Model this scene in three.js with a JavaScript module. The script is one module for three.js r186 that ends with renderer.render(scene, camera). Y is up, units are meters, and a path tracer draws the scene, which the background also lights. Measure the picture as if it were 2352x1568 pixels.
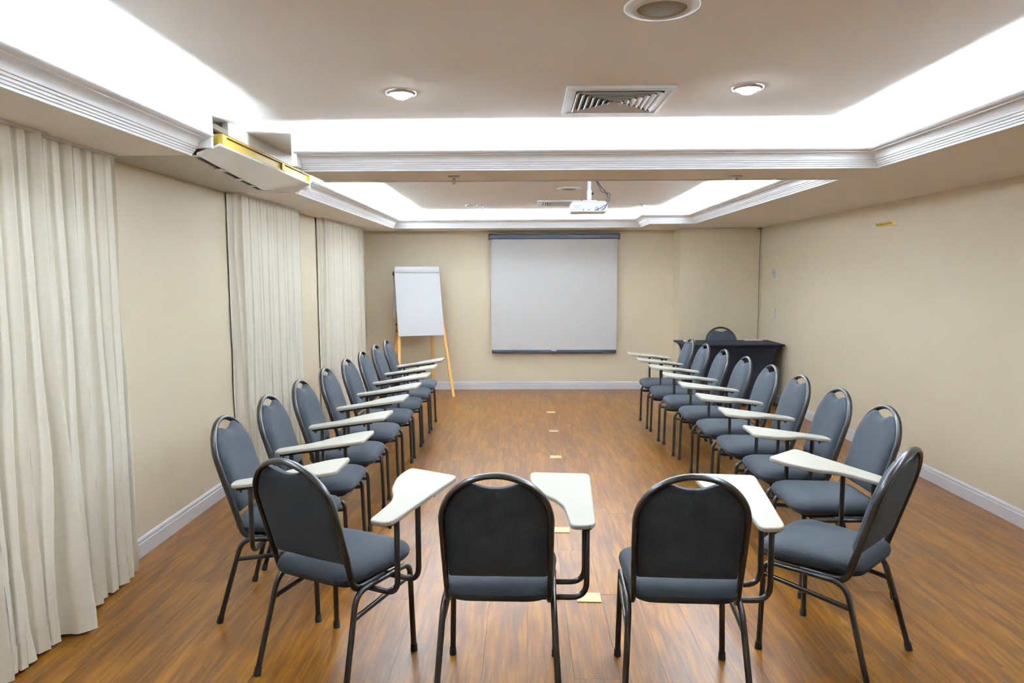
import * as THREE from 'three';
import { mergeGeometries, toCreasedNormals } from 'three/addons/utils/BufferGeometryUtils.js';
import { RoundedBoxGeometry } from 'three/addons/geometries/RoundedBoxGeometry.js';
import { RectAreaLightUniformsLib } from 'three/addons/lights/RectAreaLightUniformsLib.js';

// ------------------------------------------------------------------ camera, light, exposure
RectAreaLightUniformsLib.init();
const renderer = new THREE.WebGLRenderer({ antialias: true });
renderer.toneMapping = THREE.LinearToneMapping;
renderer.toneMappingExposure = 2.05;
renderer.shadowMap.enabled = true;
const scene = new THREE.Scene();
const D2R = Math.PI / 180;
const camera = new THREE.PerspectiveCamera(2 * Math.atan(784 / 1640) / D2R, 2352 / 1568, 0.05, 60);
camera.position.set(0, 1.5656, 0);
camera.rotation.set(-5.262 * D2R, 0.955 * D2R, -0.21 * D2R, 'YXZ');
scene.add(camera);
const COVE = 500, COVE_COLOR = new THREE.Color().setRGB(0.82, 1.0, 1.22);
const SPOT = 1.6, SPOT_COLOR = new THREE.Color().setRGB(0.86, 0.92, 1.0);

// ------------------------------------------------------------------ dimensions (metres)
const WL = -2.16, WR = 3.09, WB = -9.78, WF = 1.4, SOF = 2.172, CEIL = 2.36;
const VENTS = [[0.417, -3.33], [0.38, -7.92]];
const TL = -1.662, TR = 2.02, BEAM_N = -4.17, BEAM_F = -4.645, TBACK = -9.12, TFRONT = 0.75;

// ------------------------------------------------------------------ helpers
let seed = 12345;
const rnd = () => { seed = (seed * 1664525 + 1013904223) >>> 0; return seed / 4294967296; };
const V = (x, y, z) => new THREE.Vector3(x, y, z);
const taken = {};
function numbered(n) { const k = taken[n] = (taken[n] ?? -1) + 1; return k ? n + '_' + String(k).padStart(3, '0') : n; }
const std = (o) => new THREE.MeshStandardMaterial({ side: THREE.DoubleSide, ...o });
const phys = (o) => new THREE.MeshPhysicalMaterial({ side: THREE.DoubleSide, ...o });
const rgb = (r, g, b) => new THREE.Color().setRGB(r, g, b);
function mesh(name, geo, mat, parent) {
  const m = new THREE.Mesh(Array.isArray(geo) ? merge(geo) : geo, mat);
  m.name = name; m.castShadow = m.receiveShadow = true;
  if (parent) parent.add(m);
  return m;
}
function merge(list) {
  return mergeGeometries(list.map((g) => { const h = g.index ? g.toNonIndexed() : g; for (const k of Object.keys(h.attributes)) if (!['position', 'normal', 'uv'].includes(k)) h.deleteAttribute(k); return h; }));
}
function tag(o, label, category, group) { o.userData.label = label; o.userData.category = category; if (group) o.userData.group = group; return o; }
function thing(name, label, category, pos = [0, 0, 0], turn = 0, group) {
  const g = new THREE.Group(); g.name = numbered(name); g.position.set(...pos); g.rotation.y = turn; scene.add(g);
  return tag(g, label, category, group);
}
function structure(name, geo, mat) { const m = mesh(name, geo, mat, scene); m.userData.kind = 'structure'; return m; }
function box(w, h, d, x, y, z) { const g = new THREE.BoxGeometry(w, h, d); g.translate(x, y, z); return g; }
function boxB(x0, x1, y0, y1, z0, z1) { return box(Math.abs(x1 - x0), Math.abs(y1 - y0), Math.abs(z1 - z0), (x0 + x1) / 2, (y0 + y1) / 2, (z0 + z1) / 2); }
function rbox(w, h, d, r, x, y, z, seg = 2) { const g = new RoundedBoxGeometry(w, h, d, seg, r); g.translate(x, y, z); return g; }
function cyl(r0, r1, h, x, y, z, seg = 20) { const g = new THREE.CylinderGeometry(r0, r1, h, seg); g.translate(x, y, z); return g; }
function lathe(pts, seg = 32) { return new THREE.LatheGeometry(pts.map(([x, y]) => new THREE.Vector2(x, y)), seg); }
// world-scale uv by dominant normal
function metricUV(g) {
  const h = g.index ? g.toNonIndexed() : g; if (!h.attributes.normal) h.computeVertexNormals();
  const p = h.attributes.position, n = h.attributes.normal, uv = new Float32Array(p.count * 2);
  for (let i = 0; i < p.count; i++) {
    const ax = Math.abs(n.getX(i)), ay = Math.abs(n.getY(i)), az = Math.abs(n.getZ(i));
    if (ay >= ax && ay >= az) { uv[2 * i] = p.getX(i); uv[2 * i + 1] = p.getZ(i); } else if (ax >= az) { uv[2 * i] = p.getZ(i); uv[2 * i + 1] = p.getY(i); } else { uv[2 * i] = p.getX(i); uv[2 * i + 1] = p.getY(i); }
  }
  h.setAttribute('uv', new THREE.BufferAttribute(uv, 2)); return h;
}
function fillet(pts, r, seg = 6) { // polyline with rounded corners
  const out = [pts[0].clone()];
  for (let i = 1; i < pts.length - 1; i++) {
    const a = pts[i - 1], b = pts[i], c = pts[i + 1], u = a.clone().sub(b), w = c.clone().sub(b), rr = Math.min(r, u.length() * 0.49, w.length() * 0.49);
    const p = b.clone().add(u.setLength(rr)), q = b.clone().add(w.setLength(rr));
    for (let k = 0; k <= seg; k++) { const t = k / seg; out.push(p.clone().multiplyScalar((1 - t) * (1 - t)).add(b.clone().multiplyScalar(2 * t * (1 - t))).add(q.clone().multiplyScalar(t * t))); }
  }
  out.push(pts[pts.length - 1].clone()); return out;
}
// sweep an oval section (ra along ref, rb across) along points
function sweep(pts, ra, rb, ref, sides = 10) {
  const pos = [], idx = [], n = pts.length, t = V(), a = V(), b = V();
  for (let i = 0; i < n; i++) {
    t.copy(pts[Math.min(i + 1, n - 1)]).sub(pts[Math.max(i - 1, 0)]).normalize();
    a.copy(ref).addScaledVector(t, -ref.dot(t)); if (a.lengthSq() < 1e-4) a.set(0.31, 0.77, 0.55).addScaledVector(t, -t.dot(a)); a.normalize(); b.crossVectors(t, a);
    for (let k = 0; k < sides; k++) { const f = k / sides * Math.PI * 2, p = pts[i].clone().addScaledVector(a, Math.cos(f) * ra).addScaledVector(b, Math.sin(f) * rb); pos.push(p.x, p.y, p.z); }
  }
  for (let i = 0; i < n - 1; i++) for (let k = 0; k < sides; k++) { const p = i * sides + k, q = i * sides + (k + 1) % sides; idx.push(p, q, p + sides, q, q + sides, p + sides); }
  for (const [base, flip] of [[0, 1], [(n - 1) * sides, 0]]) for (let k = 1; k < sides - 1; k++) flip ? idx.push(base, base + k + 1, base + k) : idx.push(base, base + k, base + k + 1);
  const g = new THREE.BufferGeometry(); g.setAttribute('position', new THREE.Float32BufferAttribute(pos, 3)); g.setIndex(idx);
  g.setAttribute('uv', new THREE.Float32BufferAttribute(new Float32Array(pos.length / 3 * 2), 2)); g.computeVertexNormals(); return g;
}
const tube = (pts, r, sides = 10) => sweep(pts, r, r, V(0.21, 0.3, 0.93), sides);
// sweep a profile [[out, y], ...] along a polyline in plan, with mitred corners. side = +1: profile's "out" goes to the left of travel
function mitre(path, profile, side = 1, closedProfile = true) {
  const n = path.length, P = path.map(([x, z]) => new THREE.Vector2(x, z)), dirs = [], rings = [];
  for (let i = 0; i < n - 1; i++) dirs.push(P[i + 1].clone().sub(P[i]).normalize());
  const nor = (d) => new THREE.Vector2(d.y, -d.x).multiplyScalar(side);
  for (let i = 0; i < n; i++) {
    let m;
    if (i === 0) m = nor(dirs[0]); else if (i === n - 1) m = nor(dirs[n - 2]);
    else { const a = nor(dirs[i - 1]), b = nor(dirs[i]); m = a.clone().add(b); m.multiplyScalar(1 / (1 + a.dot(b))); }
    rings.push(profile.map(([o, y]) => V(P[i].x + m.x * o, y, P[i].y + m.y * o)));
  }
  const pos = [], c = profile.length, quad = (a, b, d, e) => { for (const v of [a, b, d, b, e, d]) pos.push(v.x, v.y, v.z); };
  for (let i = 0; i < n - 1; i++) for (let k = 0; k < (closedProfile ? c : c - 1); k++) quad(rings[i][k], rings[i][(k + 1) % c], rings[i + 1][k], rings[i + 1][(k + 1) % c]);
  const tri = THREE.ShapeUtils.triangulateShape(profile.map(([o, y]) => new THREE.Vector2(o, y)), []);
  for (const r of [rings[0], rings[n - 1]]) for (const f of tri) for (const j of f) pos.push(r[j].x, r[j].y, r[j].z);
  const g = new THREE.BufferGeometry(); g.setAttribute('position', new THREE.Float32BufferAttribute(pos, 3)); g.computeVertexNormals();
  const w = toCreasedNormals(g, 0.45); return metricUV(w);
}
// cushion: closed star-shaped outline [[x,y]], surface heights by ring; local z is the thickness direction
function pillow(outline, c, top, bottom, rings = 7, crest = 4) {
  const n = outline.length, pos = [], uv = [], idx = [];
  let run = 1; const add = (x, y, z) => { pos.push(x, y, z); uv.push(c[0] + (x - c[0]) * run, c[1] + (y - c[1]) * run); return pos.length / 3 - 1; };
  const layer = (h, sgn) => {
    const ids = [], hh = (t) => h * Math.pow(Math.max(0, 1 - Math.pow(t, crest)), 1 / 2.2); let len = 0, tp = 0;
    for (let r = 0; r <= rings; r++) {
      const t = Math.sin(r / rings * Math.PI / 2), row = []; len += Math.hypot((t - tp) * 0.2, hh(t) - hh(tp)); run = t ? len / (0.2 * t) : 1; tp = t;
      if (r === 0) { row.push(add(c[0], c[1], sgn * h)); } else for (const [x, y] of outline) row.push(add(c[0] + (x - c[0]) * t, c[1] + (y - c[1]) * t, sgn * hh(t)));
      ids.push(row);
    }
    for (let k = 0; k < n; k++) { const q = (k + 1) % n; sgn > 0 ? idx.push(ids[0][0], ids[1][k], ids[1][q]) : idx.push(ids[0][0], ids[1][q], ids[1][k]); }
    for (let r = 1; r < rings; r++) for (let k = 0; k < n; k++) { const q = (k + 1) % n, a = ids[r][k], b = ids[r][q], d = ids[r + 1][k], e = ids[r + 1][q]; sgn > 0 ? idx.push(a, d, b, b, d, e) : idx.push(a, b, d, b, e, d); }
  };
  layer(top, 1); layer(bottom, -1);
  const g = new THREE.BufferGeometry(); g.setAttribute('position', new THREE.Float32BufferAttribute(pos, 3)); g.setAttribute('uv', new THREE.Float32BufferAttribute(uv, 2)); g.setIndex(idx); g.computeVertexNormals(); return g;
}
function roundedOutline(pts, r, seg = 6) { // closed polygon with per-corner radii -> points
  const out = [], n = pts.length;
  for (let i = 0; i < n; i++) {
    const b = new THREE.Vector2(...pts[i]), a = new THREE.Vector2(...pts[(i + n - 1) % n]), c = new THREE.Vector2(...pts[(i + 1) % n]), rr = Array.isArray(r) ? r[i] : r;
    const p = b.clone().add(a.sub(b).setLength(rr)), q = b.clone().add(c.sub(b).setLength(rr));
    for (let k = 0; k <= seg; k++) { const t = k / seg; out.push([p.x * (1 - t) ** 2 + 2 * b.x * t * (1 - t) + q.x * t * t, p.y * (1 - t) ** 2 + 2 * b.y * t * (1 - t) + q.y * t * t]); }
  }
  return out;
}
function extrude(outline, depth, bevel, seg = 2) {
  const s = new THREE.Shape(outline.map(([x, y]) => new THREE.Vector2(x, y)));
  return new THREE.ExtrudeGeometry(s, { depth: depth - 2 * bevel, bevelEnabled: bevel > 0, bevelThickness: bevel, bevelSize: bevel, bevelOffset: -bevel, bevelSegments: seg, curveSegments: 8 }).translate(0, 0, bevel);
}

// ------------------------------------------------------------------ textures
function lattice(px, py, s) { // periodic value noise
  const a = new Float32Array(px * py); let q = s >>> 0; for (let i = 0; i < a.length; i++) { q = (q * 1664525 + 1013904223) >>> 0; a[i] = q / 4294967296; }
  return (u, v) => {
    const x = u * px, y = v * py, xi = Math.floor(x), yi = Math.floor(y), f = x - xi, g = y - yi, fx = f * f * (3 - 2 * f), fy = g * g * (3 - 2 * g);
    const A = (i, j) => a[(((j % py) + py) % py) * px + (((i % px) + px) % px)];
    return (A(xi, yi) * (1 - fx) + A(xi + 1, yi) * fx) * (1 - fy) + (A(xi, yi + 1) * (1 - fx) + A(xi + 1, yi + 1) * fx) * fy;
  };
}
function texture(w, h, fn, srgb = true) {
  const d = new Uint8Array(w * h * 4);
  for (let j = 0; j < h; j++) for (let i = 0; i < w; i++) { const c = fn(i / w, j / h), k = (j * w + i) * 4; d[k] = c[0]; d[k + 1] = c[1]; d[k + 2] = c[2]; d[k + 3] = 255; }
  const t = new THREE.DataTexture(d, w, h); t.wrapS = t.wrapT = THREE.RepeatWrapping; t.magFilter = THREE.LinearFilter; t.minFilter = THREE.LinearMipmapLinearFilter; t.generateMipmaps = true;
  if (srgb) t.colorSpace = THREE.SRGBColorSpace; t.needsUpdate = true; return t;
}
const clamp = (x, a = 0, b = 255) => Math.min(b, Math.max(a, x));
const mix = (a, b, t) => a.map((x, i) => x + (b[i] - x) * t);
// wood: tile is 0.5 m across, 2 m along
const wn = [lattice(7, 5, 1), lattice(20, 9, 2), lattice(56, 13, 3), lattice(190, 24, 4), lattice(260, 60, 5), lattice(9, 14, 6)];
const wood = (u, v) => {
  const warp = (wn[5](u, v) - 0.5) * 0.025, U = u + warp;
  return 0.2 * wn[0](U, v) + 0.27 * wn[1](U, v) + 0.28 * wn[2](U, v) + 0.17 * wn[3](U, v) + 0.08 * wn[4](u, v);
};
const woodMap = texture(1024, 1024, (u, v) => {
  let t = clamp((wood(u, v) - 0.27) / 0.46, 0, 1);
  const dark = Math.pow(clamp((wn[2](u + 0.37, v + 0.2) * 0.5 + wn[1](u + 0.11, v + 0.6) * 0.5 - 0.6) / 0.3, 0, 1), 1.2);
  let c = t < 0.5 ? mix([83, 48, 8], [111, 68, 11], t * 2) : mix([111, 68, 11], [136, 90, 23], t * 2 - 1);
  c = mix(c, [76, 46, 14], dark * 0.4);
  return c.map((x) => clamp(x));
});
const woodBump = texture(512, 512, (u, v) => { const t = clamp(255 * (0.5 * wn[3](u, v) + 0.3 * wn[2](u, v) + 0.2 * wn[4](u, v))); return [t, t, t]; }, false);
woodMap.repeat.set(2, 0.5); woodBump.repeat.set(2, 0.5);
// upholstery: staggered pale dots on a dark weave, tile 8 mm
const dots = (u, v) => { const d = (a, b) => Math.hypot(a - Math.round(a), b - Math.round(b)); return clamp(1 - Math.min(d(u - 0.25, v - 0.25), d(u - 0.75, v - 0.75)) / 0.27, 0, 1); };
const fabricMap = texture(128, 128, (u, v) => { const k = dots(u * 2, v * 2), w = 0.5 + 0.5 * Math.sin(u * 16 * Math.PI) * Math.sin(v * 16 * Math.PI); return mix([29 + 4 * w, 34 + 4 * w, 40 + 4 * w], [68, 78, 88], Math.pow(k, 0.8)); });
const fabricBump = texture(128, 128, (u, v) => { const k = 255 * dots(u * 2, v * 2); return [k, k, k]; }, false);
for (const t of [fabricMap, fabricBump]) t.repeat.set(1 / 0.0145, 1 / 0.0145);
// wall covering: fine vertical strands and mild blotches, tile 1.2 m
const an = [lattice(220, 9, 11), lattice(420, 60, 12), lattice(6, 6, 13), lattice(16, 16, 14), lattice(90, 90, 15)];
const wallMap = texture(1024, 1024, (u, v) => { const t = 0.4 * an[0](u, v) + 0.2 * an[1](u, v) + 0.25 * an[2](u, v) + 0.15 * an[3](u, v); return mix([233, 219, 191], [237, 225, 199], t).map((x) => clamp(x)); });
const wallBump = texture(512, 512, (u, v) => { const t = 255 * (0.6 * an[0](u, v) + 0.4 * an[1](u, v)); return [t, t, t]; }, false);
for (const t of [wallMap, wallBump]) t.repeat.set(1 / 1.2, 1 / 1.2);
const plasterBump = texture(512, 512, (u, v) => { const t = 255 * (0.75 * an[2](u, v) + 0.2 * an[3](u, v) + 0.05 * an[4](u, v)); return [t, t, t]; }, false);
plasterBump.repeat.set(1 / 2.6, 1 / 2.6);
// linen for curtains, tile 0.1 m
const ln = [lattice(64, 8, 21), lattice(8, 64, 22), lattice(64, 64, 23)];
const linenMap = texture(256, 256, (u, v) => { const t = 0.4 * ln[0](u, v) + 0.4 * ln[1](u, v) + 0.2 * ln[2](u, v); return mix([238, 231, 213], [248, 243, 229], t); });
linenMap.repeat.set(10, 10);
const pineMap = texture(128, 512, (u, v) => { const t = 0.6 * wn[2](u * 0.3, v) + 0.4 * wn[3](u * 0.3, v); return mix([196, 140, 62], [226, 176, 96], t); });

// ------------------------------------------------------------------ materials
const M = {
  wall: std({ map: wallMap, bumpMap: wallBump, bumpScale: 0.0003, roughness: 0.5 }),
  ceiling: std({ color: rgb(0.92, 0.885, 0.83), bumpMap: plasterBump, bumpScale: 0.014, roughness: 0.9 }),
  soffit: std({ color: rgb(0.9, 0.85, 0.77), roughness: 0.9 }),
  cornice: std({ color: rgb(0.87, 0.87, 0.87), roughness: 0.55 }),
  baseboard: std({ color: rgb(0.86, 0.86, 0.9), roughness: 0.4 }),
  floor: [0.96, 1.0, 1.04, 0.98].map((k, i) => phys({ map: woodMap, bumpMap: woodBump, bumpScale: 0.0003, color: rgb(k, k * [1, 0.99, 1.0, 1.005][i], k * [1, 0.97, 1, 0.98][i]), roughness: 0.34, specularIntensity: 0.65 })),
  subfloor: std({ color: rgb(0.06, 0.04, 0.025), roughness: 0.9 }),
  curtain: phys({ map: linenMap, roughness: 0.95, transmission: 0 }),
  hem: std({ map: linenMap, color: rgb(0.98, 0.97, 0.95), roughness: 0.95 }),
  fabric: phys({ map: fabricMap, bumpMap: fabricBump, bumpScale: 0.0008, roughness: 0.85, sheen: 0.12, sheenColor: rgb(0.45, 0.55, 0.65), sheenRoughness: 0.5 }),
  frame: phys({ color: rgb(0.013, 0.011, 0.01), roughness: 0.36, clearcoat: 0.15, clearcoatRoughness: 0.12 }),
  rubber: std({ color: rgb(0.012, 0.012, 0.012), roughness: 0.7 }),
  board: std({ color: rgb(0.015, 0.015, 0.016), roughness: 0.8 }),
  tablet: phys({ color: rgb(0.425, 0.402, 0.338), roughness: 0.5, clearcoat: 0.05, clearcoatRoughness: 0.3 }),
  white: std({ color: rgb(0.82, 0.82, 0.82), roughness: 0.45 }),
  paper: std({ color: rgb(0.72, 0.715, 0.73), roughness: 0.8 }),
  pine: std({ map: pineMap, roughness: 0.5 }),
  black: std({ color: rgb(0.012, 0.012, 0.016), roughness: 0.45 }),
  navy: std({ color: rgb(0.02, 0.024, 0.04), roughness: 0.45 }),
  screen: std({ color: rgb(0.75, 0.75, 0.75), roughness: 0.85 }),
  steel: std({ color: rgb(0.55, 0.55, 0.56), roughness: 0.3, metalness: 0.9 }),
  brass: std({ color: rgb(0.72, 0.6, 0.3), roughness: 0.35, metalness: 0.75 }),
  cloth: phys({ color: rgb(0.007, 0.007, 0.011), roughness: 0.85, specularIntensity: 0.4, sheen: 0.08, sheenColor: rgb(0.3, 0.3, 0.45), sheenRoughness: 0.5 }),
  grille: std({ color: rgb(0.3, 0.27, 0.22), roughness: 0.7 }),
  duct: std({ color: rgb(0.42, 0.42, 0.41), roughness: 0.6 }),
  greyPanel: std({ color: rgb(0.4, 0.35, 0.27), roughness: 0.35 }),
  glossPanel: phys({ color: rgb(0.72, 0.68, 0.62), roughness: 0.3, clearcoat: 0.6, clearcoatRoughness: 0.08 }),
  yellow: std({ color: rgb(0.72, 0.5, 0.08), roughness: 0.35, metalness: 0.2 }),
  cable: std({ color: rgb(0.02, 0.018, 0.02), roughness: 0.5 }),
  trunk: std({ color: rgb(0.2, 0.17, 0.13), roughness: 0.6 }),
  tube: std({ color: rgb(0.9, 0.9, 0.9), emissive: COVE_COLOR, emissiveIntensity: 4 }),
  lens: std({ color: rgb(0.9, 0.9, 0.9), emissive: SPOT_COLOR, emissiveIntensity: 40 }),
};

// ------------------------------------------------------------------ floor of planks
{
  const floor = new THREE.Group(); floor.name = 'floor'; floor.userData.kind = 'structure'; scene.add(floor);
  mesh('subfloor', metricUV(boxB(WL - 0.1, WR + 0.1, -0.06, -0.008, WF + 0.1, WB - 0.1)), M.subfloor, floor);
  const cols = 29, w = (WR - WL) / cols, len = 1.31;
  const plank = (L, u0, v0) => { // top with a fine chamfer
    const c = 0.0004, x = w / 2 - 0.0002, z = L / 2 - 0.0002, pos = [], uv = [];
    const quad = (...q) => { for (const k of [0, 1, 2, 0, 2, 3]) { pos.push(...q[k]); uv.push(u0 + q[k][0], v0 + q[k][2]); } };
    const T = [[-x + c, 0, -z + c], [-x + c, 0, z - c], [x - c, 0, z - c], [x - c, 0, -z + c]], E = [[-x, -c, -z], [-x, -c, z], [x, -c, z], [x, -c, -z]], B = E.map(([a, , b]) => [a, -0.009, b]);
    quad(...T); for (let k = 0; k < 4; k++) { const q = (k + 1) % 4; quad(T[k], E[k], E[q], T[q]); quad(E[k], B[k], B[q], E[q]); }
    const g = new THREE.BufferGeometry(); g.setAttribute('position', new THREE.Float32BufferAttribute(pos, 3)); g.setAttribute('uv', new THREE.Float32BufferAttribute(uv, 2)); g.computeVertexNormals(); return g;
  };
  let n = 0;
  for (let i = 0; i < cols; i++) {
    let z = WB; let first = 0.35 + rnd() * 0.9;
    while (z < WF - 0.01) {
      let L = Math.min(first ?? len, WF - z); first = undefined; if (WF - z - L < 0.25) L = WF - z;
      const m = mesh(n ? 'plank_' + String(n).padStart(3, '0') : 'plank', plank(L, rnd() * 5, rnd() * 9), M.floor[Math.floor(rnd() * 4)], floor);
      m.position.set(WL + (i + 0.5) * w, 0, z + L / 2); z += L; n++;
    }
  }
}

// ------------------------------------------------------------------ walls, column, ceiling, soffits
structure('wall_left', metricUV(boxB(WL - 0.12, WL, -0.05, CEIL + 0.1, WF, WB)), M.wall);
structure('wall_right', metricUV(boxB(WR, WR + 0.12, -0.05, CEIL + 0.1, WF, WB)), M.wall);
{
  const g = new THREE.Group(); g.name = 'wall_back'; g.userData.kind = 'structure'; scene.add(g);
  mesh('wall_panel', metricUV(boxB(WL - 0.12, WR + 0.12, -0.05, CEIL + 0.1, WB, WB - 0.12)), M.wall, g);
  mesh('column', metricUV(boxB(2.035, WR, -0.05, SOF + 0.02, WB, -9.37)), M.wall, g);
}
structure('wall_front', metricUV(boxB(WL - 0.12, WR + 0.12, -0.05, CEIL + 0.1, WF, WF + 0.12)), M.wall);
{
  const c = new THREE.Group(); c.name = 'ceiling'; c.userData.kind = 'structure'; scene.add(c);
  const sl = new THREE.Shape([[WL - 0.12, -WF - 0.12], [WR + 0.12, -WF - 0.12], [WR + 0.12, -WB + 0.12], [WL - 0.12, -WB + 0.12]].map(([a, b]) => new THREE.Vector2(a, b)));
  for (const [x, z] of VENTS) sl.holes.push(new THREE.Path([[-1, -1], [-1, 1], [1, 1], [1, -1]].map(([a, b]) => new THREE.Vector2(x + a * 0.195, -z + b * 0.195))));
  mesh('ceiling_slab', metricUV(new THREE.ExtrudeGeometry(sl, { depth: 0.1, bevelEnabled: false }).rotateX(-Math.PI / 2).translate(0, CEIL, 0)), M.ceiling, c);
  const t = 0.028, S = (x0, x1, z0, z1) => mesh('soffit', metricUV(boxB(x0, x1, SOF, SOF + t, z0, z1)), M.soffit, c);
  S(WL, TL, WF, -3.62); S(WL, TL, -5.25, WB); S(TR, WR, WF, WB);
  S(TL, TR, TBACK, WB); S(TL, TR, WF, TFRONT); S(1.49, TR, -8.5, TBACK);
  mesh('beam', metricUV(boxB(-1.285, TR, SOF, SOF + t, BEAM_N, BEAM_F)), M.soffit, c);
  // upstands that close the coves behind the lamps, up to the ceiling
  const U = (x0, x1, z0, z1) => mesh('cove_back', metricUV(boxB(x0, x1, SOF + t, CEIL, z0, z1)), M.cornice, c);
  U(TL - 0.24, TL - 0.22, WF, -3.62); U(TL - 0.24, TL - 0.22, -5.25, WB); U(TR + 0.22, TR + 0.24, WF, WB);
  U(TL - 0.22, TR + 0.22, TBACK - 0.22, TBACK - 0.24); U(TL - 0.22, TR + 0.22, TFRONT + 0.22, TFRONT + 0.24);
  mesh('beam_core', metricUV(boxB(-1.285, TR + 0.22, SOF + t, CEIL, -4.39, -4.43)), M.cornice, c);
  mesh('beam_end_board', metricUV(boxB(-1.3, -1.27, SOF + 0.01, CEIL, -4.06, -4.75)), M.cornice, c);
}
// cornices: leaning crown moulding with fine reeds; out = into the tray
const crown = [[0, SOF - 0.006], [0.012, SOF - 0.006], [0.014, SOF + 0.004], [0.02, SOF + 0.006], [0.022, SOF + 0.014], [0.028, SOF + 0.0155], [0.03, SOF + 0.024], [0.037, SOF + 0.026], [0.04, SOF + 0.034], [0.046, SOF + 0.036],
  [0.052, SOF + 0.05], [0.06, SOF + 0.06], [0.072, SOF + 0.067], [0.09, SOF + 0.071], [0.093, SOF + 0.075], [0.104, SOF + 0.077], [0.115, SOF + 0.081], [0.122, SOF + 0.088], [0.124, SOF + 0.096], [0.121, SOF + 0.1], [0.105, SOF + 0.1], [0.08, SOF + 0.09], [0.03, SOF + 0.05], [0, SOF + 0.04]];
structure('trim_1', mitre([[TL, -3.6], [TL, TFRONT], [TR, TFRONT], [TR, BEAM_N], [-1.285, BEAM_N]], crown, 1), M.cornice);
structure('trim_2', mitre([[-1.285, BEAM_F], [TR, BEAM_F], [TR, -8.5], [1.49, -8.5], [1.49, TBACK], [TL, TBACK], [TL, -5.28]], crown, 1), M.cornice);
// baseboards
const skirting = [[0, 0.001], [0.016, 0.001], [0.016, 0.078], [0.012, 0.082], [0.014, 0.088], [0.013, 0.098], [0.008, 0.106], [0, 0.108]];
structure('baseboard_left', mitre([[WL, WF], [WL, WB]], skirting, -1), M.baseboard);
structure('baseboard_back', mitre([[WL + 0.016, WB], [2.035, WB], [2.035, -9.37], [WR - 0.016, -9.37]], skirting, -1), M.baseboard);
structure('baseboard_right', mitre([[WR, -9.37], [WR, WF]], skirting, -1), M.baseboard);
structure('baseboard_front', mitre([[WR, WF], [WL, WF]], skirting, -1), M.baseboard);

// ------------------------------------------------------------------ cove lamps: a lit strip and an area light of the same size on it
function coveLamp(x0, x1, z0, z1, label) {
  const w = Math.abs(x1 - x0), d = Math.abs(z1 - z0), cx = (x0 + x1) / 2, cz = (z0 + z1) / 2, y = 2.236;
  const t = thing('cove_light', label, 'cove light', [cx, SOF + 0.028, cz], 0, 'strip lights hidden in the ceiling coves');
  mesh('housing', box(w + 0.01, 0.018, d + 0.01, 0, 0.009, 0), M.white, t);
  mesh('light_strip', box(w, 0.004, d, 0, 0.02, 0), M.tube, t);
  const l = new THREE.RectAreaLight(COVE_COLOR, COVE, w, d); l.position.set(cx, SOF + 0.028 + 0.024, cz); l.rotation.x = Math.PI / 2; l.name = 'cove_lamp'; scene.add(l);
}
const sw = 0.08, off = 0.02;
coveLamp(TL - off - sw, TL - off, -3.12, -1.2, 'strip light hidden behind the near left cornice over the curtains');
coveLamp(TR + off, TR + off + sw, -4.1, -1.2, 'strip light hidden behind the near right cornice');
coveLamp(-1.0, TR - 0.05, BEAM_N - off - sw, BEAM_N - off, 'strip light behind the cornice of the cross beam, facing the near ceiling tray');
coveLamp(TL - off - sw, TL - off, -5.42, -9.05, 'strip light hidden behind the far left cornice beyond the air conditioner');
coveLamp(TR + off, TR + off + sw, -4.7, -8.45, 'strip light hidden behind the far right cornice');
coveLamp(-1.6, 1.45, TBACK - off, TBACK - off - sw, 'strip light hidden behind the cornice above the projection screen');
coveLamp(-1.2, TR - 0.05, BEAM_F + off, BEAM_F + off + sw, 'strip light behind the cornice of the cross beam, facing the projector');

// ------------------------------------------------------------------ ceiling fittings
function downlight(x, z, lit, label) {
  const t = thing('downlight', label, 'downlight', [x, CEIL, z], 0, 'recessed ceiling downlights');
  mesh('trim_ring', lathe([[0.046, 0.0], [0.048, -0.006], [0.056, -0.012], [0.064, -0.009], [0.067, -0.002], [0.067, 0]]), M.steel, t);
  mesh('lens', lathe([[0.0, -0.03], [0.02, -0.027], [0.036, -0.018], [0.045, -0.006], [0.046, 0]]), lit ? M.lens : M.white, t);
  if (lit) { const s = new THREE.SpotLight(SPOT_COLOR, SPOT, 0, 1.15, 0.7); s.name = 'downlight_lamp'; s.position.set(x, CEIL - 0.03, z); s.target.position.set(x, 0, z); s.shadow.radius = 2; s.castShadow = true; scene.add(s); scene.add(s.target); }
}
downlight(-0.531, -3.18, true, 'lit recessed downlight nearest the left cornice and air conditioner');
downlight(0.955, -3.14, true, 'lit recessed downlight beside the near square air diffuser');
downlight(-0.531, -0.7, true, 'lit recessed downlight of the rear pair, on the curtain side');
downlight(0.955, -0.7, true, 'lit recessed downlight of the rear pair, on the bare wall side');
downlight(-0.59, -8.16, false, 'small unlit downlight beside a sprinkler in front of the screen');
function ceilingSpeaker(x, z, label) {
  const t = thing('ceiling_speaker', label, 'speaker', [x, CEIL, z], 0, 'round ceiling speakers');
  mesh('rim', lathe([[0.072, -0.004], [0.076, -0.012], [0.09, -0.009], [0.108, -0.006], [0.112, -0.003], [0.112, 0]], 48), M.white, t);
  mesh('grille', lathe([[0, -0.012], [0.05, -0.011], [0.073, -0.006]], 48), M.grille, t);
}
ceilingSpeaker(0.412, -2.21, 'round white ceiling speaker with grey grille near the square diffuser');
ceilingSpeaker(0.418, -6.65, 'round ceiling speaker above and behind the projector mount');
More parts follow.
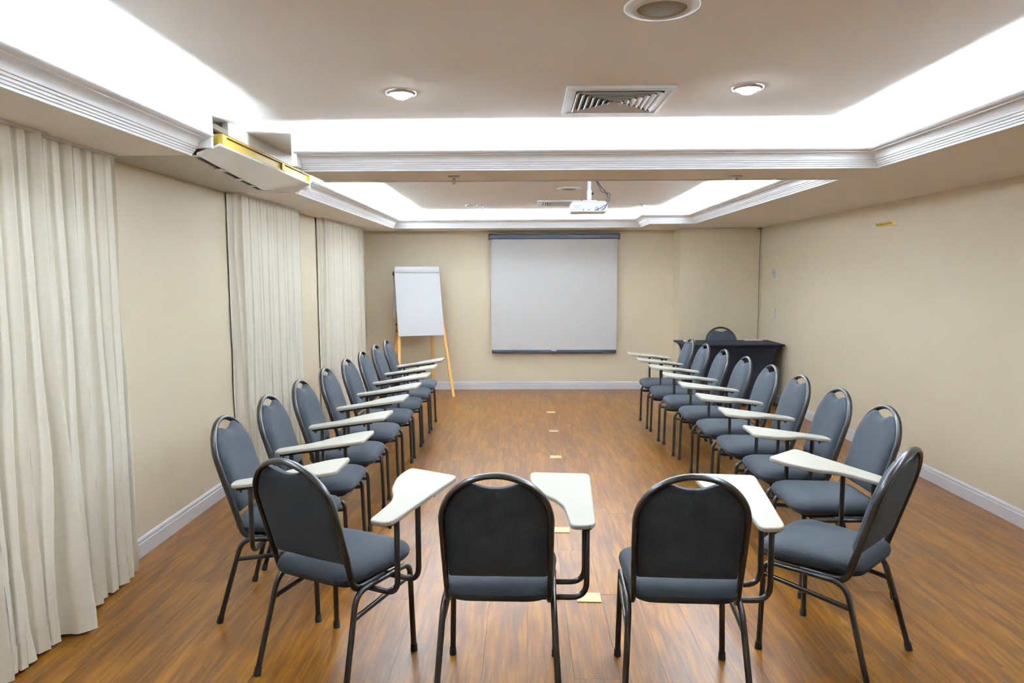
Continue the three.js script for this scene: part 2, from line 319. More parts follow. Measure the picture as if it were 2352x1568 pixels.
function diffuser(x, z, label) {
  const t = thing('air_diffuser', label, 'air vent', [x, CEIL, z], 0, 'square ceiling air diffusers'), R = 0.232, r = 0.19;
  mesh('duct', [boxB(-0.195, -0.19, 0, 0.32, -0.195, 0.195), boxB(0.19, 0.195, 0, 0.32, -0.195, 0.195), boxB(-0.19, 0.19, 0, 0.32, -0.195, -0.19), boxB(-0.19, 0.19, 0, 0.32, 0.19, 0.195), boxB(-0.195, 0.195, 0.32, 0.325, -0.195, 0.195)], M.duct, t);
  const fr = [[0, 0], [0.006, -0.012], [0.03, -0.01], [0.042, -0.016], [0.044, 0]];
  const g = []; for (const [dx, dz, wx, wz] of [[0, -1, 1, 0], [0, 1, 1, 0], [-1, 0, 0, 1], [1, 0, 0, 1]]) {
    const a = wx ? box(2 * R, 0.012, 0.042, 0, -0.006, dz * (R - 0.021)) : box(0.042, 0.012, 2 * R - 0.084, dx * (R - 0.021), -0.006, 0); g.push(a);
    g.push(wx ? box(2 * R - 0.02, 0.004, 0.01, 0, -0.013, dz * (R - 0.014)) : box(0.01, 0.004, 2 * R - 0.04, dx * (R - 0.014), -0.013, 0));
  }
  mesh('diffuser_frame', g, M.white, t);
  for (let s = 0; s < 4; s++) for (let k = 0; k < 7; k++) {
    const d = r - 0.012 - k * 0.0255, half = Math.max(0.012, d - 0.004);
    const q = new THREE.Shape([[-half, -0.011], [half, -0.011], [half - 0.02 > 0 ? half - 0.02 : 0.002, 0.011], [-(half - 0.02 > 0 ? half - 0.02 : 0.002), 0.011]].map(([a, b]) => new THREE.Vector2(a, b)));
    const sg = new THREE.ExtrudeGeometry(q, { depth: 0.0016, bevelEnabled: false }); sg.rotateX(-0.85); sg.translate(0, -0.012, d); sg.rotateY(s * Math.PI / 2);
    mesh('slat', sg, M.white, t);
  }
}
diffuser(...VENTS[0], 'square white louvred air diffuser between the two lit downlights');
diffuser(...VENTS[1], 'square white louvred air diffuser seen beyond the projector');
function sprinkler(x, y, z, label) {
  const t = thing('sprinkler', label, 'sprinkler', [x, y, z], 0, 'ceiling sprinkler heads');
  mesh('escutcheon', lathe([[0, 0], [0.036, 0], [0.034, -0.005], [0.016, -0.009], [0, -0.009]], 24), M.steel, t);
  mesh('body', [cyl(0.008, 0.01, 0.018, 0, -0.017, 0, 12), tube([V(-0.006, -0.024, 0), V(-0.011, -0.034, 0), V(0, -0.046, 0)], 0.002, 6), tube([V(0.006, -0.024, 0), V(0.011, -0.034, 0), V(0, -0.046, 0)], 0.002, 6)], M.steel, t);
  const d = [cyl(0.006, 0.006, 0.003, 0, -0.047, 0, 12)]; for (let k = 0; k < 8; k++) { const b = box(0.01, 0.0015, 0.004, 0.01, -0.048, 0); b.rotateY(k * Math.PI / 4); d.push(b); }
  mesh('deflector', d, M.steel, t);
}
sprinkler(-0.426, SOF, -4.43, 'sprinkler head under the cross beam nearest the air conditioner');
sprinkler(1.314, SOF, -4.5, 'sprinkler head under the cross beam nearest the bare wall');
sprinkler(-0.46, CEIL, -8.16, 'sprinkler head on the far ceiling beside the small downlight');
sprinkler(1.334, CEIL, -8.16, 'sprinkler head on the far ceiling near the cornice step');
{
  const s = thing('cornice_sensor', 'tiny dark sensor on the far right corner of the cornice', 'sensor', [1.965, SOF + 0.075, -8.36], 0);
  mesh('sensor_body', cyl(0.014, 0.014, 0.03, 0, 0, 0, 12).rotateX(Math.PI / 2), M.black, s);
}

// ------------------------------------------------------------------ air conditioning unit built into the left soffit
{
  const t = thing('air_conditioner', 'built-in air conditioner with open yellow outlet and glossy panels in the left soffit', 'air conditioner', [0, 0, 0]);
  const slab = (pts, th) => { // polygon in space with thickness upward
    const tri = THREE.ShapeUtils.triangulateShape(pts.map(([x, , z]) => new THREE.Vector2(x, z)), []), pos = [], up = pts.map(([x, y, z]) => [x, y + th, z]);
    for (const f of tri) { for (const j of f) pos.push(...pts[j]); for (const j of [f[0], f[2], f[1]]) pos.push(...up[j]); }
    pts.forEach((p, k) => { const q = (k + 1) % pts.length; pos.push(...p, ...up[k], ...pts[q], ...pts[q], ...up[k], ...up[q]); });
    const g = new THREE.BufferGeometry(); g.setAttribute('position', new THREE.Float32BufferAttribute(pos, 3)); g.computeVertexNormals(); return metricUV(g);
  };
  const y = SOF;
  mesh('return_panel', slab([[WL, y, -3.62], [-1.668, y, -3.62], [-1.872, y, -5.1], [WL, y, -5.25]], 0.012), M.greyPanel, t);
  mesh('bottom_panel', slab([[-1.636, y, -3.62], [-1.535, y + 0.053, -3.66], [-1.535, y + 0.053, -5.2], [-1.662, y, -5.25], [-1.84, y, -5.1]], 0.012), M.glossPanel, t);
  mesh('end_panel', slab([[WL, y + 0.001, -5.25], [-1.872, y + 0.001, -5.1], [-1.84, y + 0.001, -5.1], [-1.662, y + 0.001, -5.25]], 0.01), M.glossPanel, t);
  // an open joint between the panels, bridged by clips
  const a = V(-1.652, y, -3.62), b = V(-1.856, y, -5.1);
  for (const [s0, s1] of [[0, 0.03], [0.3, 0.37], [0.58, 0.63], [0.8, 0.84], [0.97, 1]]) {
    const p = a.clone().lerp(b, s0), q = a.clone().lerp(b, s1), g = box(0.05, 0.004, p.distanceTo(q), 0, 0, 0); g.rotateY(Math.atan2(q.x - p.x, q.z - p.z)); g.translate((p.x + q.x) / 2, y - 0.0015, (p.z + q.z) / 2); mesh('slot_clip', g, M.glossPanel, t);
  }
  // upper fascia and the yellow lined outlet channel
  mesh('fascia', metricUV(boxB(-1.56, -1.53, 2.292, CEIL - 0.001, -3.76, -5.25)), M.glossPanel, t);
  mesh('fascia_end', slab([[-1.56, 2.292, -3.76], [-1.53, 2.292, -3.76], [-1.6, 2.33, -3.68], [-1.64, 2.33, -3.68]], 0.028), M.greyPanel, t);
  const ch = mesh('outlet_channel', [boxB(-1.6, -1.585, 2.236, 2.292, -3.7, -5.22), boxB(-1.585, -1.535, 2.284, 2.292, -3.7, -5.22), boxB(-1.585, -1.535, 2.236, 2.242, -3.7, -5.22)], M.yellow, t);
  for (const z of [-3.72, -4.62, -5.2]) mesh('channel_plate', boxB(-1.585, -1.532, 2.24, 2.288, z - 0.025, z + 0.025), M.yellow, ch);
  mesh('louver', box(0.004, 0.034, 1.42, -1.548, 2.262, -4.46).applyMatrix4(new THREE.Matrix4()), M.yellow, ch);
  mesh('inner_casing', [boxB(-2.1, -1.66, 2.24, CEIL - 0.005, -3.7, -5.2)], M.duct, t);
  mesh('cove_end_board', boxB(-1.895, -1.545, SOF + 0.03, CEIL - 0.001, -3.585, -3.61), M.white, t);
  mesh('cove_end_board', boxB(-1.895, -1.56, SOF + 0.03, CEIL - 0.001, -5.262, -5.285), M.white, t);
}

// ------------------------------------------------------------------ curtains
const cn = lattice(40, 7, 77);
function curtain(name, z0, z1, x0, opt, label) {
  const t = thing(name, label, 'curtain', [0, 0, 0], 0, 'white linen curtains on the left wall');
  const len = Math.abs(z1 - z0), dir = Math.sign(z1 - z0), nf = Math.round(len / opt.pitch), NS = nf * 16, NY = 26, yT = SOF - 0.004, yB = 0.016, hemY = 0.125;
  const sh = opt.seed * 0.137;
  const pt = (s, y, push) => {
    const v = (yT - y) / (yT - yB), a = s * nf, k = Math.floor(a), r = (i, j) => cn((i * 3.7 + j * 11.3 + opt.seed * 5.1) / 40, 0.31 * j + 0.05 * i), drift = (cn((a * 1.3 + opt.seed * 7) / 40, v * 0.5 + sh) - 0.5) * 1.3 * v;
    const f = a + drift, w = r(Math.floor(f), 1) * (1 - (f - Math.floor(f))) + r(Math.floor(f) + 1, 1) * (f - Math.floor(f));
    const wave = Math.sin(f * Math.PI * 2) + 0.35 * Math.sin(f * Math.PI * 4 + 2.2 * w + 1) + 0.25 * Math.sin(f * Math.PI * 1.24 + opt.seed);
    let x = x0 + opt.amp * (0.55 + 0.55 * w) * (0.65 + 0.35 * v) * wave + (opt.flare ?? 0) * v * v, z = z0 + dir * s * len + 0.3 * opt.amp * Math.sin(f * Math.PI * 4 + 0.7) * (0.5 + 0.5 * v);
    if (opt.peel) { const e = Math.exp(-Math.pow((s - opt.peel[0]) / 0.045, 2)) * Math.max(0, v - 0.45) / 0.55; x += opt.peel[1] * e; }
    if (opt.back) { const e = THREE.MathUtils.smoothstep(s, 0, 0.05); x = (WL + 0.012) * (1 - e) + x * e; z -= 0; }
    x = Math.max(x, WL + 0.008 + (y < 0.11 ? 0.016 : 0));
    return V(x + push, y, z);
  };
  const sheet = (ya, yb, ny, push) => {
    const pos = [], uv = [], idx = [];
    for (let j = 0; j <= ny; j++) for (let i = 0; i <= NS; i++) { const y = ya + (yb - ya) * j / ny, p = pt(i / NS, y, push); pos.push(p.x, p.y, p.z); uv.push(i / NS * len * 1.8, y); }
    for (let j = 0; j < ny; j++) for (let i = 0; i < NS; i++) { const a = j * (NS + 1) + i, b = a + 1, c = a + NS + 1, d = c + 1; idx.push(a, c, b, b, c, d); }
    const g = new THREE.BufferGeometry(); g.setAttribute('position', new THREE.Float32BufferAttribute(pos, 3)); g.setAttribute('uv', new THREE.Float32BufferAttribute(uv, 2)); g.setIndex(idx); g.computeVertexNormals(); return g;
  };
  mesh('drape', sheet(yT, yB, NY, 0), M.curtain, t);
  mesh('hem', sheet(hemY, yB - 0.002, 4, 0.0022), M.hem, t);
  mesh('track', boxB(x0 - 0.02, x0 + 0.02, SOF - 0.012, SOF - 0.001, z0, z1), M.white, t);
}
curtain('curtain', -1.5, -3.05, -2.03, { pitch: 0.088, amp: 0.034, seed: 3, flare: 0.015, peel: [0.97, 0.07] }, 'long white curtain whose hem flares open, hung before the air conditioner');
curtain('curtain', -3.06, -3.62, -2.06, { pitch: 0.08, amp: 0.03, seed: 5, flare: 0.012 }, 'narrow white curtain panel beside the bare left wall under the air conditioner');
curtain('curtain', -5.2, -6.62, -2.07, { pitch: 0.075, amp: 0.026, seed: 8, back: true }, 'middle white curtain between the bare left wall panels');
curtain('curtain', -7.45, -9.28, -2.08, { pitch: 0.075, amp: 0.025, seed: 13, back: true }, 'white curtain in the corner beside the flip chart');

// ------------------------------------------------------------------ tablet-arm chair
const BY = 0.377, BZ = 0.112, BL = Math.hypot(0.533, 0.165), BD = V(0, 0.533 / BL, 0.165 / BL), BN = V(0, -0.165 / BL, 0.533 / BL);
const onBack = (x, s, d = 0) => V(x, BY, BZ).addScaledVector(BD, s).addScaledVector(BN, d);
const chairParts = (() => {
  const P = {};
  // hoop
  const hoop = [V(0.184, 0.386, -0.06), V(0.184, 0.386, 0.03)];
  const corner = fillet([V(0.184, 0.386, 0.03), onBack(0.184, 0.012), onBack(0.187, 0.12)], 0.05, 8); hoop.push(...corner);
  for (let k = 1; k < 4; k++) hoop.push(onBack(0.187 + 0.004 * k / 4, 0.12 + 0.24 * k / 4));
  for (let k = 0; k <= 40; k++) { const f = k / 40 * Math.PI; hoop.push(onBack(Math.cos(f) * 0.191, 0.362 + Math.sin(f) * 0.184)); }
  const half = hoop.slice(0, hoop.length - 41); for (const p of half.reverse()) hoop.push(V(-p.x, p.y, p.z));
  P.hoop = sweep(hoop, 0.0145, 0.0105, BN, 12);
  // backrest pad
  const o = [], A = 0.181, B = 0.174, C = 0.362, nr = 0.15, nc = 0.492 + nr;
  const arch = (f) => [Math.cos(f) * A, C + Math.sin(f) * B];
  o.push([-0.172, 0.125], [-0.12, 0.124], [-0.06, 0.1235], [0, 0.1235], [0.06, 0.1235], [0.12, 0.124], [0.172, 0.125], [0.176, 0.13], [0.178, 0.18], [0.179, 0.24], [0.18, 0.3]);
  let fe = 0; for (let k = 0; k <= 40; k++) { const f = k / 40 * Math.PI / 2, [x, s] = arch(f); if (Math.hypot(x, s - nc) < nr) break; o.push([x, s]); fe = f; }
  const xe = arch(fe)[0]; for (let k = 1; k < 12; k++) { const x = xe * (1 - k / 6); o.push([x, nc - Math.sqrt(nr * nr - x * x)]); }
  for (let k = 0; k <= 40; k++) { const f = Math.PI - fe + k / 40 * Math.PI / 2; if (f > Math.PI) break; o.push(arch(f)); }
  o.push([-0.18, 0.3], [-0.179, 0.24], [-0.178, 0.18], [-0.176, 0.13]);
  const pad = pillow(o, [0, 0.31], 0.012, 0.036, 8, 10); // local z+ = rear (BN)
  pad.applyMatrix4(new THREE.Matrix4().makeBasis(V(1, 0, 0), BD, BN).setPosition(V(0, BY, BZ).addScaledVector(BN, -0.002)));
  P.pad = pad;
  // seat
  const so = roundedOutline([[-0.222, 0.248], [0.222, 0.248], [0.192, -0.172], [-0.192, -0.172]], [0.1, 0.1, 0.08, 0.08], 8).reverse();
  const so2 = []; for (let i = 0; i < so.length; i++) { const p = so[i], q = so[(i + 1) % so.length], n = Math.max(1, Math.round(Math.hypot(q[0] - p[0], q[1] - p[1]) / 0.03)); for (let k = 0; k < n; k++) so2.push([p[0] + (q[0] - p[0]) * k / n, p[1] + (q[1] - p[1]) * k / n]); }
  const seat = pillow(so2, [0, 0.04], 0.044, 0.046, 9, 6); seat.rotateX(-Math.PI / 2); seat.translate(0, 0.436, 0); P.seat = seat;
  const bo = roundedOutline([[-0.185, 0.2], [0.185, 0.2], [0.165, -0.12], [-0.165, -0.12]], 0.06, 5);
  const bd = extrude(bo, 0.008, 0.002, 1); bd.rotateX(-Math.PI / 2); bd.translate(0, 0.3885, 0); P.seatBoard = bd;
  // legs
  P.leg = [], P.cap = [], P.stretcher = [];
  for (const s of [-1, 1]) {
    P.leg.push(tube(fillet([V(s * 0.212, 0.006, -0.217), V(s * 0.203, 0.382, -0.208), V(s * 0.2, 0.384, 0)], 0.05, 7), 0.0115, 12));
    P.cap.push(new THREE.CylinderGeometry(0.0135, 0.015, 0.032, 14).translate(s * 0.212, 0.016, -0.217));
    P.leg.push(tube(fillet([V(s * 0.223, 0.006, 0.228), V(s * 0.2, 0.384, 0.122), V(s * 0.2, 0.384, 0)], 0.08, 8), 0.0115, 12));
    const c = new THREE.CylinderGeometry(0.0135, 0.015, 0.032, 14); c.rotateX(-0.27); c.translate(s * 0.2225, 0.0175, 0.2245); P.cap.push(c);
    P.stretcher.push(sweep([V(s * 0.206, 0.292, 0.147), V(s * 0.206, 0.33, -0.209)], 0.011, 0.008, V(0, 1, 0), 8));
  }
  // writing arm
  const ty = (z) => 0.672 + 0.135 * (0.13 - z);
  P.post = [0.03, -0.105].map((z) => tube(fillet([V(0.12, 0.368, z), V(0.324, 0.368, z), V(0.324, ty(z) - 0.03, z)], 0.06, 8), 0.011, 12));
  P.rail = sweep([V(0.324, ty(0.085) - 0.026, 0.085), V(0.32, ty(-0.27) - 0.026, -0.27)], 0.007, 0.016, V(0, 1, 0), 8);
  const out = roundedOutline([[0.108, 0.362], [0.357, 0.352], [0.351, -0.112], [0.258, -0.118], [0.252, -0.04], [0.238, 0.05], [0.21, 0.1], [0.165, 0.145], [0.106, 0.265]], [0.026, 0.03, 0.04, 0.03, 0.03, 0.025, 0.02, 0.03, 0.05], 6).reverse();
  const tb = extrude(out, 0.019, 0.006, 3); tb.rotateX(-Math.PI / 2); tb.translate(0, -0.019, -0.13); tb.applyMatrix4(new THREE.Matrix4().makeRotationX(Math.atan(0.135))); tb.translate(0.001, 0.672, 0.13);
  P.tablet = tb; P.tabletFeet = [[0.324, 0.07], [0.321, -0.22]].map(([x, z]) => cyl(0.006, 0.006, 0.012, x, ty(z) - 0.036, z, 10));
  return P;
})();
function chair(name, label, x, z, turn, arm, group) {
  const t = thing(name, label, 'chair', [x, 0, z], turn * D2R, group), P = chairParts;
  const seat = mesh('seat', P.seat, M.fabric, t); mesh('seat_board', P.seatBoard, M.board, seat);
  mesh('backrest', P.pad, M.fabric, t);
  mesh('back_frame', P.hoop, M.frame, t);
  P.leg.forEach((g, k) => { const l = mesh('leg', g, M.frame, t); mesh('foot_cap', P.cap[k], M.rubber, l); });
  for (const g of P.stretcher) mesh('stretcher', g, M.frame, t);
  if (arm) {
    for (const g of P.post) mesh('arm_post', g, M.frame, t);
    const tb = mesh('writing_tablet', P.tablet, M.tablet, t); tb.userData.label = 'off-white kidney-shaped writing tablet';
    mesh('tablet_rail', P.rail, M.frame, tb); for (const g of P.tabletFeet) mesh('screw', g, M.black, tb);
  }
  return t;
}
const nth = ['first', 'second', 'third', 'fourth', 'fifth', 'sixth', 'seventh', 'eighth'];
const ROWL = 'tablet chairs in the row along the curtains', ROWR = 'tablet chairs in the row along the bare right wall', ROWF = 'tablet chairs closing the open end of the horseshoe';
[-7.355, -6.8, -6.235, -5.66, -5.09, -4.49, -3.9, -3.32].forEach((z, i) => chair('tablet_chair', 'blue-grey tablet chair in the curtain-side row, ' + nth[i] + ' from the flip chart', [-1.165, -1.165, -1.163, -1.16, -1.17, -1.168, -1.165, -1.16][i], z, [-89, -91, -89.5, -90, -89, -90.5, -90, -89][i], true, ROWL));
[[1.475, -7.43], [1.49, -6.88], [1.515, -6.33], [1.54, -5.78], [1.555, -5.23], [1.56, -4.68], [1.572, -4.13], [1.56, -3.58]].forEach(([x, z], i) => chair('tablet_chair', 'blue-grey tablet chair in the right-wall row, ' + nth[i] + ' from the black-draped desk', x, z, [90, 90, 90, 90, 90, 90, 90, 90][i], true, ROWR));
chair('tablet_chair', 'blue-grey tablet chair set diagonally at the corner ending the right-wall row', 1.289, -2.889, 44.7, true, ROWF);
chair('tablet_chair', 'blue-grey tablet chair with its back to the room, turned towards the curtain-row corner', -0.752, -2.767, -27.2, true, ROWF);
chair('tablet_chair', 'blue-grey tablet chair squarely facing the screen, with brass floor plate by its arm', -0.091, -2.613, -1.5, true, ROWF);
chair('tablet_chair', 'blue-grey tablet chair facing the screen, next to the diagonal corner chair', 0.584, -2.601, -3.2, true, ROWF);
chair('desk_chair', 'armless dark chair behind the black-draped desk', 2.5, -8.83, 180, false);

// ------------------------------------------------------------------ desk with stretch cover
{
  const x0 = 1.885, x1 = 3.07, z0 = -9.0, z1 = -8.39, cx = (x0 + x1) / 2, cz = (z0 + z1) / 2, W = (x1 - x0) / 2, Dp = (z1 - z0) / 2, H = 0.75;
  const t = thing('covered_desk', 'desk under a stretched black spandex cover in the far right corner', 'desk', [cx, 0, cz]);
  const rows = 22, per = 72, pos = [], idx = [];
  for (let j = 0; j <= rows; j++) {
    const v = j / rows, y = H - 0.004 - (H - 0.012) * v * v * 0.0 - (H - 0.012) * Math.pow(v, 1.4), d = H - y, inset = 0.105 * (1 - Math.exp(-d / 0.07)), bow = 0.07 * Math.sin(Math.min(1, d / H) * Math.PI) ;
    for (let k = 0; k < per; k++) {
      const f = k / per * 4, side = Math.floor(f), u = (f - side) * 2 - 1, a = W - inset, b = Dp - inset * 0.55, c = 1 - u * u;
      let x, z; if (side === 0) { x = u * a; z = b - bow * c; } else if (side === 1) { x = a - bow * 0.5 * c; z = -u * b; } else if (side === 2) { x = -u * a; z = -b + bow * c; } else { x = -a + bow * 0.5 * c; z = u * b; }
      pos.push(x, y, z);
    }
  }
  for (let j = 0; j < rows; j++) for (let k = 0; k < per; k++) { if (k >= per / 2 && k < per * 3 / 4) continue; const a = j * per + k, b = j * per + (k + 1) % per; idx.push(a, a + per, b, b, a + per, b + per); }
  const g = new THREE.BufferGeometry(); g.setAttribute('position', new THREE.Float32BufferAttribute(pos, 3)); g.setIndex(idx); g.computeVertexNormals();
  const cover = mesh('cover', g, M.cloth, t);
  mesh('cover_top', rbox(2 * W, 0.02, 2 * Dp, 0.006, 0, H - 0.01, 0), M.cloth, t);
  for (const [a, b] of [[-1, 1], [1, 1], [-1, -1], [1, -1]]) mesh('leg', cyl(0.018, 0.018, H - 0.03, a * (W - 0.14), (H - 0.03) / 2, b * (Dp - 0.1), 14), M.black, t);
  const p = thing('paper_stack', 'few white sheets lying on the desk by the wall corner', 'paper', [2.86, H + 0.001, -8.93], 0.05);
  mesh('sheet', box(0.21, 0.003, 0.1, 0, 0.0015, 0), M.paper, p); mesh('sheet', box(0.2, 0.003, 0.095, 0.006, 0.0046, 0.003).rotateY(0.06), M.paper, p);
  const r = thing('remote_control', 'white remote control on the left end of the black desk', 'remote', [2.02, H + 0.001, -8.72], 1.2);
  mesh('shell', rbox(0.045, 0.02, 0.14, 0.006, 0, 0.01, 0), M.white, r); for (let k = 0; k < 3; k++) mesh('button', cyl(0.005, 0.005, 0.003, 0, 0.021, -0.03 + k * 0.02, 10), M.black, r);
}

// ------------------------------------------------------------------ projection screen
{
  const t = thing('projection_screen', 'pull-down projection screen with black case on the back wall', 'screen', [0.41, 0, WB + 0.055]);
  const hw = 0.845;
  mesh('case', [rbox(1.745, 0.064, 0.072, 0.012, 0, 2.088, 0.0), box(1.74, 0.012, 0.05, 0, 2.126, -0.008)], M.navy, t);
  for (const s of [-1, 1]) mesh('end_cap', rbox(0.022, 0.078, 0.082, 0.006, s * 0.874, 2.088, 0), M.black, t);
  const N = 48, K = 36, pos = [], uv = [], idx = [], top = 2.06, bot = 0.553;
  for (let j = 0; j <= K; j++) for (let i = 0; i <= N; i++) {
    const u = i / N * 2 - 1, v = j / K, y = top + (bot - top) * v;
    const fan = 0.0035 * Math.pow(v, 1.3) * Math.sin((Math.abs(u) * 7 + 0.8 * Math.sin(u * 5)) * 2.2 * (1.25 - 0.45 * v) + v * 3.2 * Math.sign(u)) * (1 - 0.3 * u * u);
    pos.push(u * hw, y, 0.008 + fan); uv.push(u, v);
  }
  for (let j = 0; j < K; j++) for (let i = 0; i < N; i++) { const a = j * (N + 1) + i, b = a + 1, c = a + N + 1; idx.push(a, c, b, b, c, c + 1); }
  const g = new THREE.BufferGeometry(); g.setAttribute('position', new THREE.Float32BufferAttribute(pos, 3)); g.setAttribute('uv', new THREE.Float32BufferAttribute(uv, 2)); g.setIndex(idx); g.computeVertexNormals();
  const f = mesh('screen_sheet', g, M.screen, t);
  for (const s of [-1, 1]) mesh('edge_band', box(0.012, top - bot, 0.003, s * (hw + 0.002), (top + bot) / 2, 0.006), M.screen, f);
  const b = mesh('weight_bar', rbox(2 * hw + 0.006, 0.044, 0.03, 0.008, 0, 0.533, 0.008), M.navy, t);
  mesh('pull_tab', rbox(0.07, 0.022, 0.036, 0.004, 0, 0.545, 0.012), M.steel, b);
  const ring = new THREE.TorusGeometry(0.03, 0.0025, 6, 24, Math.PI); ring.rotateZ(Math.PI); ring.translate(0, 0.512, 0.01); mesh('pull_ring', ring, M.steel, b);
}

// ------------------------------------------------------------------ flip chart easel
{
  const t = thing('flip_chart', 'wooden easel flip chart with blank white paper pad by the corner', 'flip chart', [-1.365, 0, -9.325], 20 * D2R);
  const leg = (x0, y0, z0, x1, y1, z1) => { const a = V(x0, y0, z0), b = V(x1, y1, z1), L = a.distanceTo(b), g = new THREE.BoxGeometry(0.034, L, 0.022); g.applyQuaternion(new THREE.Quaternion().setFromUnitVectors(V(0, 1, 0), b.clone().sub(a).normalize())); g.translate((x0 + x1) / 2, (y0 + y1) / 2, (z0 + z1) / 2); return g; };
  // board plane leans back: z from +0.1 at y=.77 to -0.03 at y=1.66
  const zf = (y) => 0.3 - (y / 1.66) * 0.46;
  mesh('leg', leg(-0.33, 0, zf(0), -0.25, 1.62, zf(1.62) - 0.012), M.pine, t);
  mesh('leg', leg(0.37, 0, zf(0), 0.25, 1.62, zf(1.62) - 0.012), M.pine, t);
  mesh('leg', leg(-0.31, 0, -0.33, -0.22, 1.56, -0.19), M.pine, t);
  mesh('leg', leg(0.24, 0, -0.33, 0.2, 1.56, -0.19), M.pine, t);
  mesh('crossbar', [leg(-0.27, 0.86, zf(0.86) - 0.03, 0.29, 0.86, zf(0.86) - 0.03)], M.pine, t);
  const tilt = Math.atan(0.46 / 1.66), place = (g, y, d) => { g.rotateX(-tilt); g.translate(0, y, zf(y) + d); return g; };
  mesh('backing_board', place(new THREE.BoxGeometry(0.56, 0.86, 0.01), 1.22, 0.008), std({ color: rgb(0.07, 0.04, 0.03), roughness: 0.6 }), t);
  mesh('paper_pad', place(new RoundedBoxGeometry(0.6, 0.9, 0.014, 2, 0.002), 1.225, 0.022), M.paper, t);
  const fold = sweep([V(-0.292, 1.648, zf(1.65) + 0.03), V(0.292, 1.648, zf(1.65) + 0.03)], 0.045, 0.022, V(0, 1, -tilt), 20); mesh('folded_sheets', fold, M.paper, t);
  const back = new THREE.BoxGeometry(0.585, 0.62, 0.006); back.rotateX(0.06); back.translate(-0.01, 1.33, -0.235); mesh('flipped_sheets', back, M.paper, t);
  for (const [y, z] of [[0.95, -0.02], [0.86, 0.0], [1.6, -0.19]]) mesh('clamp_knob', new THREE.CylinderGeometry(0.022, 0.022, 0.03, 14).rotateZ(Math.PI / 2).translate(-0.3, y, z), M.black, t);
}

// ------------------------------------------------------------------ projector
{
  const pz = -6.0, t = thing('projector', 'white projector hanging from the far ceiling on a pole', 'projector', [0.535, 0, pz]);
  mesh('body', [rbox(0.295, 0.082, 0.23, 0.012, 0, 2.118, 0), rbox(0.27, 0.012, 0.2, 0.004, 0, 2.163, 0)], M.white, t);
  const rear = mesh('rear_panel', rbox(0.27, 0.06, 0.006, 0.002, 0.0, 2.112, 0.115), std({ color: rgb(0.68, 0.7, 0.74), roughness: 0.5 }), t);
  for (const [x, y, w, h] of [[-0.05, 2.097, 0.012, 0.012], [-0.005, 2.097, 0.014, 0.008], [0.058, 2.096, 0.032, 0.012], [0.06, 2.114, 0.016, 0.008], [0.105, 2.098, 0.016, 0.01]]) mesh('port', box(w, h, 0.004, x, y, 0.12), M.navy, rear);
  for (let k = 0; k < 5; k++) mesh('vent_slot', box(0.05, 0.003, 0.004, -0.1, 2.098 + k * 0.008, 0.12), M.greyPanel, rear);
  mesh('lens_barrel', cyl(0.03, 0.034, 0.03, 0, 0, 0, 24).rotateX(Math.PI / 2).translate(0.08, 2.118, -0.125), M.black, t);
  const mt = mesh('mount', [cyl(0.016, 0.016, 0.11, 0.01, CEIL - 0.055, -0.02, 16), rbox(0.036, 0.09, 0.03, 0.004, 0.01, 2.225, -0.02), rbox(0.12, 0.012, 0.12, 0.003, 0.01, 2.176, -0.02), cyl(0.045, 0.045, 0.012, 0.01, CEIL - 0.006, -0.02, 24)], M.white, t);
  mesh('clamp_knob', cyl(0.009, 0.009, 0.014, 0, 0, 0, 12).rotateZ(Math.PI / 2).translate(0.037, 2.24, -0.02), M.black, mt);
  const cord = (pts, r) => new THREE.TubeGeometry(new THREE.CatmullRomCurve3(pts), 40, r, 8);
  mesh('power_cable', cord([V(0.07, CEIL - 0.002, -0.05), V(0.1, 2.3, 0.0), V(0.135, 2.245, 0.06), V(0.15, 2.19, 0.13), V(0.135, 2.13, 0.15), V(0.115, 2.1, 0.122)], 0.004), M.cable, t);
  mesh('video_cable', cord([V(0.065, CEIL - 0.002, -0.05), V(0.085, 2.3, 0.01), V(0.11, 2.24, 0.08), V(0.165, 2.225, 0.1), V(0.15, 2.15, 0.15), V(0.09, 2.11, 0.14), V(0.06, 2.1, 0.122)], 0.0032), M.cable, t);
}

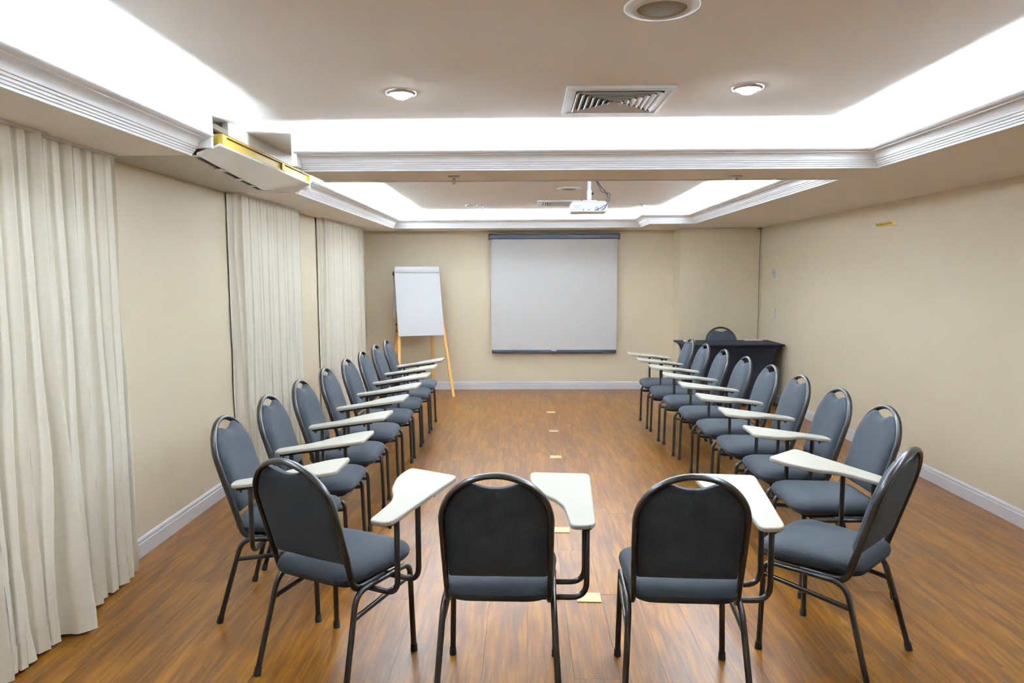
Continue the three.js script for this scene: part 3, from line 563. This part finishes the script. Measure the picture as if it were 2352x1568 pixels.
// ------------------------------------------------------------------ small things on walls and floor
function wallPlate(name, y, z, label, cat, detail) {
  const t = thing(name, label, cat, [WR, y, z]);
  mesh('plate', rbox(0.009, 0.118, 0.076, 0.003, -0.0045, 0, 0), M.white, t); detail(t); return t;
}
const rocker = (t) => mesh('rocker', rbox(0.006, 0.05, 0.026, 0.002, -0.0105, 0, 0), M.paper, t);
wallPlate('wall_plate', 1.58, -8.9, 'upper white switch plate on the right wall near the corner', 'switch', rocker);
wallPlate('wall_plate', 1.1, -8.85, 'lower white switch plate on the right wall above the desk', 'switch', rocker);
wallPlate('wall_outlet', 0.34, -8.1, 'white power outlet low on the right wall beside the desk', 'outlet', (t) => { for (const s of [-1, 1]) mesh('socket', cyl(0.014, 0.014, 0.004, 0, 0, 0, 14).rotateZ(Math.PI / 2).translate(-0.01, s * 0.025, 0), M.greyPanel, t); });
{
  const t = thing('hook_rail', 'small yellow hook rail high on the right wall', 'hook rail', [WR, 1.99, -6.19]);
  mesh('rail', rbox(0.012, 0.03, 0.3, 0.003, -0.006, 0, 0), M.yellow, t);
  for (let k = 0; k < 4; k++) mesh('hook', tube([V(-0.01, 0.004, -0.11 + k * 0.073), V(-0.035, -0.006, -0.11 + k * 0.073), V(-0.04, 0.016, -0.11 + k * 0.073)], 0.005, 8), M.yellow, t);
  const c = thing('cable_trunk', 'thin brown cable running down the far right corner', 'cable', [WR - 0.03, 0.1, -9.362]);
  mesh('cable_run', tube([V(0, SOF - 0.1 - 0.004, 0), V(-0.004, 1.5, 0), V(-0.002, 0.9, 0), V(-0.006, 0.02, 0)], 0.0042, 8), M.trunk, c); mesh('junction', rbox(0.05, 0.02, 0.03, 0.004, -0.012, SOF - 0.1 - 0.012, 0.006), M.trunk, c);
}
[[0.315, -3.36, 0.115, 0.1, 'brass floor plate by the arm posts of the square-facing chair'], [0.222, -4.29, 0.115, 0.09, 'brass floor plate in the aisle just beyond the closing chairs'], [0.275, -6.07, 0.1, 0.09, 'brass floor plate in the middle of the aisle'], [0.3, -7.1, 0.09, 0.09, 'dull floor plate second nearest to the projection screen'], [0.31, -8.1, 0.1, 0.09, 'brass floor plate nearest to the projection screen']].forEach(([x, z, w, d, label], i) => {
  const t = thing('floor_plate', label, 'floor plate', [x, 0.0005, z], -0.03, 'brass outlet plates in the floor');
  mesh('plate', rbox(w, 0.004, d, 0.0015, 0, 0.002, 0, 1), i === 3 ? M.greyPanel : M.brass, t);
  for (const [a, b] of [[1, 1], [1, -1], [-1, 1], [-1, -1]]) mesh('screw', cyl(0.004, 0.004, 0.0015, a * (w / 2 - 0.014), 0.0045, b * (d / 2 - 0.014), 10), M.steel, t);
});
scene.traverse((o) => { if (o.isMesh) { o.castShadow = true; o.receiveShadow = true; } });
renderer.render(scene, camera);
